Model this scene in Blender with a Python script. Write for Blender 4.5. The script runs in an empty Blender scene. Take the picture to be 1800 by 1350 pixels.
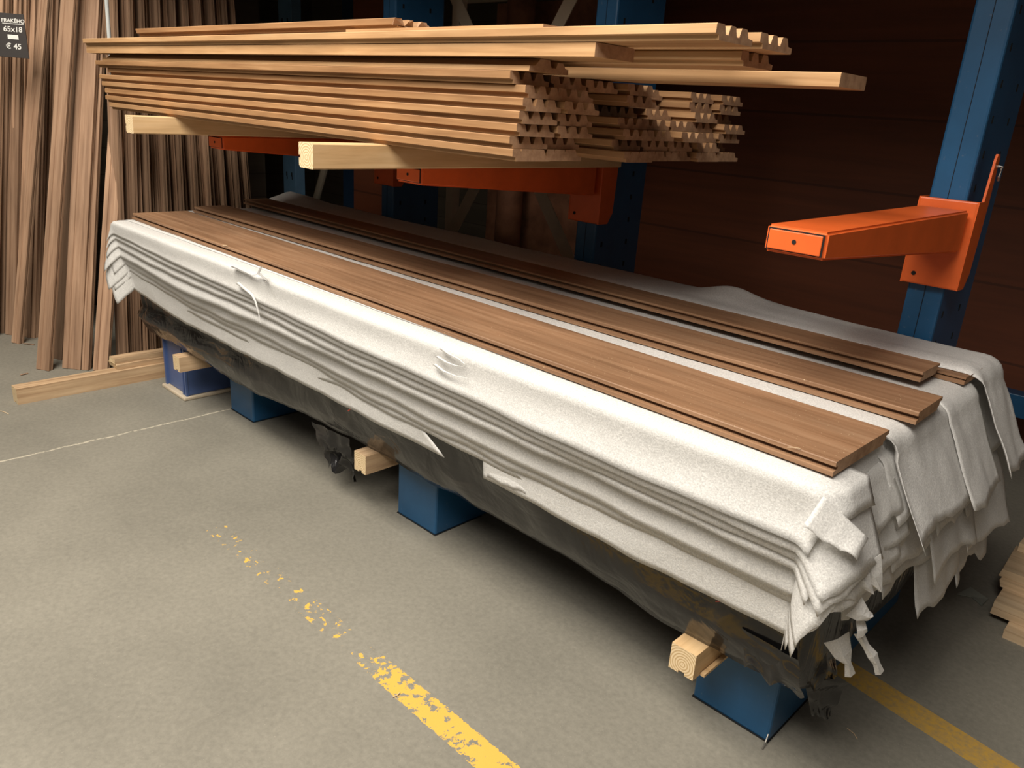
import bpy, bmesh, math, random
from mathutils import Vector, Matrix, noise
random.seed(7)
C = bpy.context.scene.collection
scn = bpy.context.scene
R_ = random.uniform

# ------------------------------------------------------------------ camera
CAM_H = 1.6
YAW, PITCH, ROLL, FPX = -0.75404653, 0.33947113, 0.06858313, 1368.338
def cam_axes():
    cy, sy, cp, sp = math.cos(YAW), math.sin(YAW), math.cos(PITCH), math.sin(PITCH)
    f = Vector((sy*cp, cy*cp, -sp)); r = Vector((cy, -sy, 0)); u = r.cross(f)
    return math.cos(ROLL)*r+math.sin(ROLL)*u, -math.sin(ROLL)*r+math.cos(ROLL)*u, f
CR, CU, CF = cam_axes()
def at(x, y, axis, val):
    """survey helper: where the sight line of a photo point meets a plane of the room"""
    d = CF+(x-900)/FPX*CR-(y-675)/FPX*CU
    o = Vector((0, 0, CAM_H)); t = (val-o[axis])/d[axis]
    return o+t*d
cam_d = bpy.data.cameras.new('camera'); cam = bpy.data.objects.new('camera', cam_d); C.objects.link(cam)
cam_d.sensor_width = 36; cam_d.lens = FPX/1800*36; cam_d.clip_start = .02
M = Matrix((CR, CU, -CF)).transposed().to_4x4(); M.translation = (0, 0, CAM_H); cam.matrix_world = M
scn.camera = cam

# ------------------------------------------------------------------ light
w = bpy.data.worlds.new('hall_air'); scn.world = w; w.use_nodes = True
w.node_tree.nodes['Background'].inputs[0].default_value = (1.0, .86, .72, 1)
w.node_tree.nodes['Background'].inputs[1].default_value = .15
def area(name, loc, target, sx, sy, power, col):
    l = bpy.data.lights.new(name, 'AREA'); l.shape = 'RECTANGLE'; l.size = sx; l.size_y = sy
    l.energy = power; l.color = col
    o = bpy.data.objects.new(name, l); C.objects.link(o); o.location = loc
    o.rotation_euler = (Vector(target)-Vector(loc)).to_track_quat('-Z', 'Y').to_euler()
    return o
area('skylight', (-2.4, -.25, 4.1), (-2.3, .9, .2), 4.6, 1.1, 275, (1, .93, .82))
area('loading_door_daylight', (-.4, -1.3, 3.9), (-1.7, 1.3, .6), 2.6, 1.0, 125, (1, .94, .86))
scn.view_settings.view_transform = 'Standard'; scn.view_settings.look = 'None'
scn.view_settings.exposure = 0.0; scn.view_settings.gamma = 1; scn.view_settings.use_curve_mapping = False

# ------------------------------------------------------------------ materials
def new_mat(name):
    m = bpy.data.materials.new(name); m.use_nodes = True
    nt = m.node_tree; b = nt.nodes['Principled BSDF']
    return m, nt, b
def N(nt, t, **kw):
    n = nt.nodes.new(t)
    for k, v in kw.items(): setattr(n, k, v)
    return n
def ramp(nt, stops, src):
    r = N(nt, 'ShaderNodeValToRGB'); e = r.color_ramp.elements
    while len(e) < len(stops): e.new(.5)
    for el, (p, c) in zip(e, stops): el.position = p; el.color = (*c, 1) if len(c) == 3 else c
    nt.links.new(src, r.inputs[0]); return r
def mapping(nt, scale, coord='Object', loc=(0, 0, 0)):
    tc = N(nt, 'ShaderNodeTexCoord'); mp = N(nt, 'ShaderNodeMapping')
    mp.inputs['Scale'].default_value = scale; mp.inputs['Location'].default_value = loc
    nt.links.new(tc.outputs[coord], mp.inputs[0]); return mp
def noise_n(nt, vec, scale, detail=4, rough=.55, dist=0):
    n = N(nt, 'ShaderNodeTexNoise'); n.inputs['Scale'].default_value = scale
    n.inputs['Detail'].default_value = detail; n.inputs['Roughness'].default_value = rough
    n.inputs['Distortion'].default_value = dist
    nt.links.new(vec, n.inputs['Vector']); return n
def mixc(nt, fac, a, b, mode='MIX'):
    m = N(nt, 'ShaderNodeMix', data_type='RGBA', blend_type=mode)
    if isinstance(fac, (int, float)): m.inputs[0].default_value = fac
    else: nt.links.new(fac, m.inputs[0])
    for i, v in ((6, a), (7, b)):
        if isinstance(v, tuple): m.inputs[i].default_value = (*v, 1)
        else: nt.links.new(v, m.inputs[i])
    return m.outputs[2]
def math_n(nt, op, a, b=None, clamp=False):
    m = N(nt, 'ShaderNodeMath', operation=op); m.use_clamp = clamp
    for i, v in enumerate((a, b)):
        if v is None: continue
        if isinstance(v, (int, float)): m.inputs[i].default_value = v
        else: nt.links.new(v, m.inputs[i])
    return m.outputs[0]
def bump(nt, b, h, strength, dist=.002):
    n = N(nt, 'ShaderNodeBump'); n.inputs['Strength'].default_value = strength; n.inputs['Distance'].default_value = dist
    nt.links.new(h, n.inputs['Height']); nt.links.new(n.outputs[0], b.inputs['Normal'])

def wood(name, dark, mid, light, rough=.6, grain=1.0, vary=.25, spec=.3, knots=False, dust=0):
    m, nt, b = new_mat(name)
    mp = mapping(nt, (1.2, 26*grain, 26*grain))
    oi = N(nt, 'ShaderNodeObjectInfo')
    add = N(nt, 'ShaderNodeVectorMath', operation='ADD'); nt.links.new(mp.outputs[0], add.inputs[0])
    sc = N(nt, 'ShaderNodeVectorMath', operation='SCALE'); cmb = N(nt, 'ShaderNodeCombineXYZ')
    for i in range(3): nt.links.new(oi.outputs['Random'], cmb.inputs[i])
    nt.links.new(cmb.outputs[0], sc.inputs[0]); sc.inputs['Scale'].default_value = 40
    nt.links.new(sc.outputs[0], add.inputs[1])
    n1 = noise_n(nt, add.outputs[0], 1.6, 6, .62, .4)
    r = ramp(nt, [(.28, dark), (.5, mid), (.75, light)], n1.outputs[0])
    col = r.outputs[0]
    mp2 = mapping(nt, (2, 9, 9)); n2 = noise_n(nt, mp2.outputs[0], 1.3, 3)
    r2 = ramp(nt, [(.35, (.78, .78, .78)), (.65, (1.08, 1.08, 1.08))], n2.outputs[0])
    col = mixc(nt, .7, col, r2.outputs[0], 'MULTIPLY')
    hsv = N(nt, 'ShaderNodeHueSaturation')
    v = math_n(nt, 'ADD', math_n(nt, 'MULTIPLY', oi.outputs['Random'], vary), 1-vary/2)
    nt.links.new(v, hsv.inputs['Value']); nt.links.new(col, hsv.inputs['Color']); col = hsv.outputs[0]
    if knots:
        mp3 = mapping(nt, (3.0, 9, 9), loc=(.3, .1, 0)); vo = N(nt, 'ShaderNodeTexVoronoi'); vo.inputs['Scale'].default_value = 1.0
        nt.links.new(mp3.outputs[0], vo.inputs['Vector'])
        rk = ramp(nt, [(0.05, (.22, .10, .03)), (.13, (1, 1, 1))], vo.outputs['Distance'])
        col = mixc(nt, .8, col, rk.outputs[0], 'MULTIPLY')
    if dust:
        mp4 = mapping(nt, (1, 1, 1)); n4 = noise_n(nt, mp4.outputs[0], 170, 2)
        rd = ramp(nt, [(.70, (0, 0, 0)), (.74, (1, 1, 1))], n4.outputs[0])
        col = mixc(nt, math_n(nt, 'MULTIPLY', rd.outputs[0], dust), col, (.72, .55, .34))
    nt.links.new(col, b.inputs['Base Color'])
    b.inputs['Roughness'].default_value = rough; b.inputs['Specular IOR Level'].default_value = spec
    bump(nt, b, n1.outputs[0], .25, .001)
    return m
W_deck = wood('deck_wood', (.190, .100, .052), (.270, .150, .082), (.340, .205, .120), .5, vary=.12, dust=.6)
W_stack = wood('cladding_wood', (.240, .118, .050), (.350, .188, .084), (.450, .262, .128), .6, vary=.22)
W_top = wood('pale_cladding_wood', (.360, .195, .085), (.490, .285, .135), (.590, .375, .195), .6, vary=.2)
W_lean = wood('standing_wood', (.215, .125, .077), (.335, .205, .128), (.450, .290, .190), .6, grain=1.2, vary=.6)
W_pine = wood('pine', (.560, .350, .165), (.700, .470, .245), (.790, .570, .330), .55, grain=.8, vary=.12, knots=True)
W_oldpine = wood('weathered_pine', (.340, .210, .115), (.540, .365, .215), (.680, .490, .305), .8, grain=.9, vary=.1, knots=True)
W_pale = wood('pale_plank', (.500, .350, .210), (.660, .480, .300), (.760, .600, .400), .7, grain=.8, vary=.3)

def end_grain():
    m, nt, b = new_mat('end_grain')
    mp = mapping(nt, (1, 1, 1)); n = noise_n(nt, mp.outputs[0], 45, 5, .6)
    r = ramp(nt, [(.3, (.28, .155, .085)), (.7, (.46, .28, .16))], n.outputs[0])
    nt.links.new(r.outputs[0], b.inputs['Base Color']); b.inputs['Roughness'].default_value = .85
    bump(nt, b, n.outputs[0], .4, .001); return m
M_end = end_grain()
def pine_end():
    m, nt, b = new_mat('pine_end_grain')
    mp = mapping(nt, (1, 1, 1), loc=(0, -.035, -.03)); mp.inputs['Scale'].default_value = (0, 1, 1)
    wv = N(nt, 'ShaderNodeTexWave', wave_type='RINGS', rings_direction='X'); wv.inputs['Scale'].default_value = 42
    wv.inputs['Distortion'].default_value = 1.2
    nt.links.new(mp.outputs[0], wv.inputs['Vector'])
    r = ramp(nt, [(.2, (.52, .36, .18)), (.6, (.76, .60, .38))], wv.outputs[0])
    nt.links.new(r.outputs[0], b.inputs['Base Color']); b.inputs['Roughness'].default_value = .8; return m
M_pend = pine_end()
def paint(name, col, rough=.4, wear=.0, dirt=.12):
    m, nt, b = new_mat(name)
    mp = mapping(nt, (1, 1, 1)); n = noise_n(nt, mp.outputs[0], 7, 6, .6)
    r = ramp(nt, [(.3, tuple(c*(1-dirt) for c in col)), (.7, tuple(min(1, c*(1+dirt)) for c in col))], n.outputs[0])
    c = r.outputs[0]
    if wear:
        n2 = noise_n(nt, mp.outputs[0], 60, 4, .6); r2 = ramp(nt, [(.66, (0, 0, 0)), (.7, (1, 1, 1))], n2.outputs[0])
        c = mixc(nt, math_n(nt, 'MULTIPLY', r2.outputs[0], wear), c, (.45, .38, .3))
    nt.links.new(c, b.inputs['Base Color']); b.inputs['Roughness'].default_value = rough
    bump(nt, b, n.outputs[0], .06, .002); return m
P_blue = paint('blue_paint', (.016, .090, .205), .35, wear=.1)
P_steelblue = paint('pale_blue_paint', (.10, .20, .31), .45)
P_violet = paint('violet_blue_paint', (.070, .115, .270), .4)
P_orange = paint('orange_paint', (.72, .125, .024), .38)
P_cream = paint('cream_paint', (.55, .46, .34), .6)
P_dark = paint('dark_hole', (.008, .008, .008), .9)
P_chrome = paint('bright_metal', (.6, .57, .52), .25); P_chrome.node_tree.nodes['Principled BSDF'].inputs['Metallic'].default_value = .9
P_chalkboard = paint('chalkboard', (.030, .024, .022), .7)
P_chalk = paint('chalk', (.75, .74, .70), .9)
P_cord = paint('grey_cord', (.42, .44, .43), .7)
P_brickpanel = paint('red_brown_panel', (.24, .10, .05), .7, dirt=.4)

def foam_mat(name, transl=.32, alpha=1.0, col=(.80, .79, .77)):
    m, nt, b = new_mat(name); out = nt.nodes['Material Output']
    mp = mapping(nt, (1, 1, 1)); n = noise_n(nt, mp.outputs[0], 260, 3, .7)
    r = ramp(nt, [(.34, tuple(c*.80 for c in col)), (.52, col), (.66, tuple(min(1, c*1.22) for c in col))], n.outputs[0])
    n2 = noise_n(nt, mp.outputs[0], 9, 4, .6)
    h = math_n(nt, 'ADD', n.outputs[0], math_n(nt, 'MULTIPLY', n2.outputs[0], 3.0))
    nt.links.new(r.outputs[0], b.inputs['Base Color']); b.inputs['Roughness'].default_value = .42
    b.inputs['Specular IOR Level'].default_value = .35
    bump(nt, b, h, .45, .0025)
    tr = N(nt, 'ShaderNodeBsdfTranslucent'); tr.inputs[0].default_value = (*[c*1.1 for c in col], 1)
    mx = N(nt, 'ShaderNodeMixShader'); mx.inputs[0].default_value = transl
    nt.links.new(b.outputs[0], mx.inputs[1]); nt.links.new(tr.outputs[0], mx.inputs[2]); last = mx.outputs[0]
    if alpha < 1:
        tp = N(nt, 'ShaderNodeBsdfTransparent'); m2 = N(nt, 'ShaderNodeMixShader'); m2.inputs[0].default_value = 1-alpha
        nt.links.new(last, m2.inputs[1]); nt.links.new(tp.outputs[0], m2.inputs[2]); last = m2.outputs[0]
    nt.links.new(last, out.inputs[0]); return m
F_main = foam_mat('foam_film', .25)
F_end = foam_mat('foam_film_thin', .4, .84)

def film_mat():
    m, nt, b = new_mat('black_wrap_film')
    mp = mapping(nt, (1, 1, 1)); mps = mapping(nt, (3.2, 9, 2.4))
    n = noise_n(nt, mps.outputs[0], 1.6, 3, .5, .8); n2 = noise_n(nt, mp.outputs[0], 11, 3, .5, .6)
    r = ramp(nt, [(.3, (.007, .007, .008)), (.6, (.016, .015, .015)), (.78, (.050, .043, .037))], n.outputs[0])
    nt.links.new(r.outputs[0], b.inputs['Base Color'])
    b.inputs['Roughness'].default_value = .17; b.inputs['Specular IOR Level'].default_value = .55
    h = math_n(nt, 'ADD', math_n(nt, 'MULTIPLY', n.outputs[0], 3), n2.outputs[0])
    bump(nt, b, h, .28, .012); return m
M_film = film_mat()

def floor_mat():
    m, nt, b = new_mat('worn_concrete')
    mp = mapping(nt, (1, 1, 1)); v = mp.outputs[0]
    n1 = noise_n(nt, v, 1.4, 6, .6); n2 = noise_n(nt, v, 55, 5, .7); n3 = noise_n(nt, v, 240, 2)
    c = ramp(nt, [(.3, (.205, .192, .158)), (.7, (.275, .257, .212))], n1.outputs[0]).outputs[0]
    c = mixc(nt, .8, c, ramp(nt, [(.3, (.80, .80, .80)), (.7, (1.12, 1.12, 1.12))], n2.outputs[0]).outputs[0], 'MULTIPLY')
    c = mixc(nt, math_n(nt, 'MULTIPLY', ramp(nt, [(.715, (0, 0, 0)), (.74, (1, 1, 1))], n3.outputs[0]).outputs[0], .5), c, (.55, .50, .42))
    c = mixc(nt, math_n(nt, 'MULTIPLY', ramp(nt, [(.24, (1, 1, 1)), (.28, (0, 0, 0))], n3.outputs[0]).outputs[0], .5), c, (.12, .10, .08))
    sp = N(nt, 'ShaderNodeSeparateXYZ'); nt.links.new(v, sp.inputs[0])
    X, Y = sp.outputs[0], sp.outputs[1]
    # saw-cut joint running across the aisle
    wob = math_n(nt, 'MULTIPLY', math_n(nt, 'SUBTRACT', noise_n(nt, v, 9, 3).outputs[0], .5), .03)
    d = math_n(nt, 'ABSOLUTE', math_n(nt, 'ADD', math_n(nt, 'ADD', X, 3.70), wob))
    jm = math_n(nt, 'MULTIPLY', math_n(nt, 'LESS_THAN', d, .006), ramp(nt, [(.38, (0, 0, 0)), (.5, (1, 1, 1))], n2.outputs[0]).outputs[0])
    c = mixc(nt, math_n(nt, 'MULTIPLY', jm, .7), c, (.62, .56, .44))
    # worn yellow line nearest the aisle
    nw = noise_n(nt, v, 30, 6, .68, .3); nb = noise_n(nt, v, 4.5, 2)
    edge = math_n(nt, 'ABSOLUTE', math_n(nt, 'SUBTRACT', Y, math_n(nt, 'ADD', 1.160, math_n(nt, 'MULTIPLY', X, 0.0))))
    inl = math_n(nt, 'LESS_THAN', math_n(nt, 'ADD', edge, math_n(nt, 'MULTIPLY', nw.outputs[0], .03)), .058)
    along = N(nt, 'ShaderNodeMapRange'); nt.links.new(X, along.inputs[0])
    for i, q in enumerate((-1.66, -1.35, -.10, .08)): along.inputs[i+1].default_value = q
    wear = math_n(nt, 'ADD', math_n(nt, 'ADD', nw.outputs[0], math_n(nt, 'MULTIPLY', math_n(nt, 'SUBTRACT', nb.outputs[0], .5), .35)), along.outputs[0])
    ym = math_n(nt, 'MULTIPLY', inl, math_n(nt, 'GREATER_THAN', wear, .495))
    ym = math_n(nt, 'MULTIPLY', ym, math_n(nt, 'GREATER_THAN', X, -2.65))
    c = mixc(nt, ym, c, (.72, .44, .085))
    # unbroken yellow line under the rack
    e2 = math_n(nt, 'ABSOLUTE', math_n(nt, 'SUBTRACT', Y, math_n(nt, 'ADD', 2.155, math_n(nt, 'MULTIPLY', X, -.17))))
    y2 = math_n(nt, 'MULTIPLY', math_n(nt, 'LESS_THAN', e2, .052), math_n(nt, 'GREATER_THAN', X, -.72))
    c = mixc(nt, math_n(nt, 'MULTIPLY', y2, ramp(nt, [(.3, (.35, .35, .35)), (.6, (.9, .9, .9))], n2.outputs[0]).outputs[0]), c, (.56, .33, .05))
    nt.links.new(c, b.inputs['Base Color'])
    b.inputs['Roughness'].default_value = .72; b.inputs['Specular IOR Level'].default_value = .25
    bump(nt, b, n2.outputs[0], .25, .002); return m
M_floor = floor_mat()
def wall_mat(name, a, bcol, line, pitch, rough=.6):
    m, nt, b = new_mat(name)
    mp = mapping(nt, (.5, .5, 6)); n = noise_n(nt, mp.outputs[0], 1.6, 6, .6, .5)
    mp2 = mapping(nt, (1, 1, 1)); sp = N(nt, 'ShaderNodeSeparateXYZ'); nt.links.new(mp2.outputs[0], sp.inputs[0])
    fr = math_n(nt, 'FRACT', math_n(nt, 'DIVIDE', sp.outputs[2], pitch))
    lm = math_n(nt, 'LESS_THAN', fr, .035)
    c = ramp(nt, [(.3, a), (.7, bcol)], n.outputs[0]).outputs[0]
    c = mixc(nt, math_n(nt, 'MULTIPLY', lm, .75), c, line)
    nt.links.new(c, b.inputs['Base Color']); b.inputs['Roughness'].default_value = rough
    bump(nt, b, n.outputs[0], .15, .004); return m
M_wallR = wall_mat('red_stained_boarding', (.130, .038, .016), (.210, .058, .022), (.08, .026, .012), .42)
M_wallL = wall_mat('grey_boarding', (.075, .058, .040), (.12, .092, .062), (.03, .02, .014), .19)
M_shade_slab = wall_mat('dark_shade_slab', (.10, .08, .06), (.13, .10, .08), (.05, .04, .03), .4)

# ------------------------------------------------------------------ helpers
def obj(name, bm, mat, parent=None, smooth=False):
    me = bpy.data.meshes.new(name); bm.normal_update(); bm.to_mesh(me); bm.free()
    if not isinstance(mat, (list, tuple)): mat = [mat]
    for m in mat: me.materials.append(m)
    if smooth:
        for p in me.polygons: p.use_smooth = True
    o = bpy.data.objects.new(name, me); C.objects.link(o)
    if parent: o.parent = parent
    return o
def tag(o, label, cat, group=None, kind=None):
    o['label'] = label; o['category'] = cat
    if group: o['group'] = group
    if kind: o['kind'] = kind
    return o
def struct(name, bm, mat):
    o = obj(name, bm, mat); o['kind'] = 'structure'; return o
def thing(name, label, cat, loc=(0, 0, 0), group=None):
    o = bpy.data.objects.new(name, None); C.objects.link(o); o.location = loc; o.empty_display_size = .1
    return tag(o, label, cat, group)
def box(bm, x0, x1, y0, y1, z0, z1, bev=0, mi=0):
    v = [bm.verts.new((x, y, z)) for x in (x0, x1) for y in (y0, y1) for z in (z0, z1)]
    fs = [bm.faces.new([v[i] for i in f]) for f in ((0, 1, 3, 2), (4, 6, 7, 5), (0, 4, 5, 1), (2, 3, 7, 6), (0, 2, 6, 4), (1, 5, 7, 3))]
    for f in fs: f.material_index = mi
    if bev:
        es = {e for f in fs for e in f.edges}
        bmesh.ops.bevel(bm, geom=list(es), offset=bev, segments=2, affect='EDGES', profile=.5)
    return bm
def prism(profile, L, segs=1, bend=None, rag=0, ends=1):
    """profile in (y,z), extruded along local +x from 0 to L; end faces get material 1"""
    bm = bmesh.new(); rings = []
    for i in range(segs+1):
        x = L*i/segs; dy, dz = bend(x/L) if bend else (0, 0)
        rings.append([bm.verts.new((x+((R_(-rag, rag)) if i in (0, segs) else 0), y+dy, z+dz)) for y, z in profile])
    n = len(profile)
    for a, b in zip(rings, rings[1:]):
        for k in range(n): bm.faces.new((a[k], b[k], b[(k+1) % n], a[(k+1) % n]))
    f0 = bm.faces.new(rings[0]); f1 = bm.faces.new(rings[-1][::-1])
    f0.material_index = f1.material_index = ends
    bmesh.ops.recalc_face_normals(bm, faces=bm.faces)
    return bm
def orient(o, A, B, roll=0):
    """put local origin on A and local +x towards B, local z as near up as it gets"""
    A, B = Vector(A), Vector(B); x = (B-A).normalized(); y = Vector((0, 0, 1)).cross(x)
    if y.length < 1e-3: y = Vector((0, 1, 0))
    y.normalize(); z = x.cross(y); m = Matrix((x, y, z)).transposed().to_4x4()
    o.matrix_world = Matrix.Translation(A) @ m @ Matrix.Rotation(roll, 4, 'X')
def tube(bm, pts, r, n=8):
    rings = []
    for i, p in enumerate(pts):
        p = Vector(p); d = (Vector(pts[min(i+1, len(pts)-1)])-Vector(pts[max(i-1, 0)])).normalized()
        a = d.cross(Vector((0, 0, 1)));
        if a.length < .05: a = d.cross(Vector((0, 1, 0)))
        a.normalize(); b2 = d.cross(a)
        rings.append([bm.verts.new(p+r*(math.cos(k*6.2832/n)*a+math.sin(k*6.2832/n)*b2)) for k in range(n)])
    for a, b in zip(rings, rings[1:]):
        for k in range(n): bm.faces.new((a[k], a[(k+1) % n], b[(k+1) % n], b[k]))
    bm.faces.new(rings[0][::-1]); bm.faces.new(rings[-1])
    return bm

# ------------------------------------------------------------------ setting
bm = bmesh.new(); box(bm, -8, 4, -4, 5.2, -.1, 0); struct('floor', bm, M_floor)
bm = bmesh.new(); box(bm, -4.2, 4, 5.0, 5.15, 0, 4.2); struct('wall_back', bm, M_wallR)
bm = bmesh.new(); box(bm, -8, -4.2, 5.0, 5.15, 0, 4.2); struct('wall_back_grey', bm, M_wallL)['kind'] = 'structure'
bm = bmesh.new(); box(bm, -8.15, -8, -4, 5.15, 0, 4.2); struct('wall_left', bm, M_wallL)
bm = bmesh.new(); box(bm, -8, 4, 1.15, 5.15, 2.75, 2.85); struct('unseen_shade_slab', bm, M_shade_slab)  # unseen slab added overhead to keep light off the back of the rack

# ------------------------------------------------------------------ cantilever rack
def rack(cx, bx, y_tip, label):
    t = thing('cantilever_rack', label, 'storage rack', (cx, 2.85, 0), 'cantilever rack frames')
    bm = bmesh.new(); box(bm, -.055, .055, -.14, .19, .0, 2.74, .008); col = obj('column', bm, P_blue, t)
    bm = bmesh.new(); box(bm, -.001, .001, -.1412, -.1402, .3, 2.7); obj('seam', bm, P_dark, col)
    bm = bmesh.new(); z = .35
    while z < 2.7:
        for y in (-.09, .09): box(bm, .0552, .0562, y-.006, y+.006, z, z+.022)
        z += .1
    obj('hole_pattern', bm, P_dark, col)
    bm = bmesh.new(); box(bm, -.12, .12, 0, 1.0, 0, .232, .008); bs = obj('base', bm, P_blue, t); bs.location = (bx-cx, 1.775-2.85, 0)
    bm = bmesh.new(); box(bm, -.122, .122, -.002, .25, 0, .002); obj('foot_plate', bm, P_dark, bs)
    if bx > -1:
        bm = bmesh.new(); tube(bm, [(.118, -.002, .03), (.120, -.016, .012), (.122, -.036, .003)], .0022, 6); obj('anchor_nail', bm, P_chrome, bs)
    hw = .070; L = 2.70-y_tip
    bm = bmesh.new()
    prof = [(-L, .136), (-L, .196), (-.04, .200), (-.04, .075)]
    vs = [[bm.verts.new((q*hw, y, z)) for y, z in prof] for q in (-1, 1)]
    for k in range(4): bm.faces.new((vs[0][k], vs[1][k], vs[1][(k+1) % 4], vs[0][(k+1) % 4]))
    bm.faces.new(vs[0][::-1]); bm.faces.new(vs[1])
    bmesh.ops.recalc_face_normals(bm, faces=bm.faces)
    bmesh.ops.bevel(bm, geom=[e for e in bm.edges], offset=.006, segments=3, affect='EDGES')
    am = obj('arm', bm, P_orange, t); am.location = (.012 if bx > -1 else 0, 2.70-2.85, 1.2)
    bm = bmesh.new(); box(bm, -hw+.006, hw-.006, -L-.002, -L, .142, .190); obj('end_gap', bm, P_dark, am)
    bm = bmesh.new(); box(bm, -hw+.009, hw-.009, -L-.005, -L-.001, .144, .187, .002); obj('end_cap', bm, P_orange, am)
    bm = bmesh.new(); tube(bm, [(0, -L-.0065, .166), (0, -L-.004, .166)], .005, 12); obj('bolt_hole', bm, P_dark, am)
    bm = bmesh.new(); box(bm, -.084, .084, -.018, .004, -.045, .225, .005); obj('bracket_plate', bm, P_orange, am)
    bm = bmesh.new(); tube(bm, [(-.05, -.0195, -.012), (-.05, -.017, -.012)], .007, 12); obj('bolt_hole', bm, P_dark, am)
    for q in (-1, 1):
        bm = bmesh.new()
        pr = [(-.016, -.045), (.045, -.045), (.075, .0), (.085, .225), (-.016, .225)]
        if q > 0: pr = [(-.016, -.045), (.045, -.045), (.075, .0), (.085, .22), (.078, .352), (.070, .365), (.052, .365), (.044, .350), (.030, .225), (-.016, .225)]
        a = [bm.verts.new((q*.079, y, z)) for y, z in pr]; b = [bm.verts.new((q*.086, y, z)) for y, z in pr]; n = len(pr)
        for k in range(n): bm.faces.new((a[k], b[k], b[(k+1) % n], a[(k+1) % n]))
        bm.faces.new(a); bm.faces.new(b[::-1])
        bmesh.ops.recalc_face_normals(bm, faces=bm.faces); obj('side_cheek', bm, P_orange, am)
    bm = bmesh.new(); tube(bm, [(.084, .062, .33), (.102, .062, .33), (.101, .055, .300), (.100, .066, .290)], .0035, 6)
    obj('locking_pin', bm, P_chrome, am)
    return t
rack(-3.60, -3.58, 1.73, 'farthest blue cantilever rack frame, its orange arm tip left of the thick pine beam')
rack(-2.165, -2.145, 1.72, 'middle blue cantilever rack frame whose orange arm carries the stacked boards')
rack(-.755, -.73, 1.66, 'nearest blue cantilever rack frame at the right with an empty orange arm')
# violet blue base of the neighbouring rack
t = thing('steel_block', 'violet blue flanged steel block on the floor under the far left end of the pile', 'steel block', (-4.08, 1.66, 0))
bm = bmesh.new(); box(bm, -.13, .13, 0, .9, .02, .30, .006); obj('body', bm, P_violet, t)
for q in (.085, .118, -.133):
    bm = bmesh.new(); box(bm, q, q+.015, -.012, 0, .02, .30); obj('flange', bm, P_violet, t)
bm = bmesh.new(); box(bm, -.145, .145, -.03, .9, 0, .02, .006); obj('foot_plate', bm, P_cream, t)

# pallet rack upright and braces behind
t = thing('pallet_rack_post', 'pale blue pallet rack post with paired slots beside the standing boards', 'rack post', (-6.15, 3.6, 0))
bm = bmesh.new(); box(bm, -.11, .09, 0, .09, 0, 2.74, .004); obj('post', bm, P_steelblue, t)
bm = bmesh.new(); z = .33
while z < 2.65:
    for x in (-.06, .02): box(bm, x, x+.018, -.0015, .002, z, z+.035); box(bm, x+.008, x+.020, -.0015, .002, z-.025, z)
    z += .20
obj('slot_pair', bm, P_dark, t)
A = at(603, 330, 1, 4.4); B = at(627, 330, 1, 4.4)
t = thing('rack_post', 'shaded blue post far back between the pine beam end and the orange arm', 'rack post', ((A.x+B.x)/2, 4.4, 0))
bm = bmesh.new(); box(bm, (A.x-B.x)/2, (B.x-A.x)/2, 0, .09, 0, 2.74, .004); obj('post', bm, paint('shaded_blue_paint', (.012, .035, .075), .5), t)  # blue paint darkened so the colour carries the shade at the back
def flatbar(bm, A, B, wdt, th=.006):
    A, B = Vector(A), Vector(B); d = (B-A).normalized(); s = d.cross(Vector((0, 1, 0))).normalized()*wdt/2; k = Vector((0, th, 0))
    v = [bm.verts.new(p) for p in (A-s, A+s, B+s, B-s, A-s+k, A+s+k, B+s+k, B-s+k)]
    for f in ((0, 1, 2, 3), (7, 6, 5, 4), (0, 4, 5, 1), (1, 5, 6, 2), (2, 6, 7, 3), (3, 7, 4, 0)): bm.faces.new([v[i] for i in f])
YB = 3.2
def pt(x, y, Y=YB): return at(x, y, 1, Y)
for (a, b_, wd, lab) in (((775, -60), (1003, 462), .075, 'cream flat steel brace falling to the right behind the middle arm'),
                        ((1040, -80), (783, 425), .075, 'cream flat steel brace falling to the left behind the middle arm')):
    bm = bmesh.new(); A, B = pt(*a), pt(*b_)
    if 'left' in lab: A.y += .012; B.y += .012
    flatbar(bm, A, B, wd); o = obj('brace_bar', bm, P_cream); tag(o, lab, 'brace', 'cross braces behind the rack')
bm = bmesh.new(); box(bm, -3.70, -3.64, YB+.03, YB+.09, 0, 2.74, .003); tag(obj('brace_post', bm, P_cream), 'cream vertical post where the two braces meet low down', 'post')
bm = bmesh.new(); A = at(600, 190, 1, 4.2); B = at(556, 350, 1, 4.2); B2 = A+(B-A)*2.2; A2 = A+(A-B)*(2.7-A.z)/(A.z-B.z)
tube(bm, [A2, B2], .035, 10); tag(obj('leaning_pole', bm, P_cream), 'thin pale pole leaning far behind the pine beam', 'pole')
bm = bmesh.new(); tube(bm, [Vector((at(899, 300, 1, 4.1).x, 4.1, 2.72)), at(899, 300, 1, 4.1)*1, Vector((at(899, 300, 1, 4.1).x, 4.1, 0))], .095, 16)
tag(obj('round_post', bm, P_brickpanel, smooth=True), 'dim reddish brown round post seen between the two braces', 'post')
# red brown panels
bm = bmesh.new()
A = at(622, 330, 1, 4.0); B = at(682, 330, 1, 4.0); box(bm, A.x, B.x, 4.0, 4.05, 0, 2.7); tag(obj('timber_panel', bm, M_wallR), 'reddish brown timber panel leaning dimly behind the middle arm tip', 'panel')
bm = bmesh.new(); A = at(872, 60, 1, 4.3); B = at(1000, 60, 1, 4.3); box(bm, A.x, -3.3, 4.3, 4.36, 0, 2.30); tag(obj('timber_panel', bm, P_brickpanel), 'rust brown panel standing behind the upper stack, below the mesh', 'panel')
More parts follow.
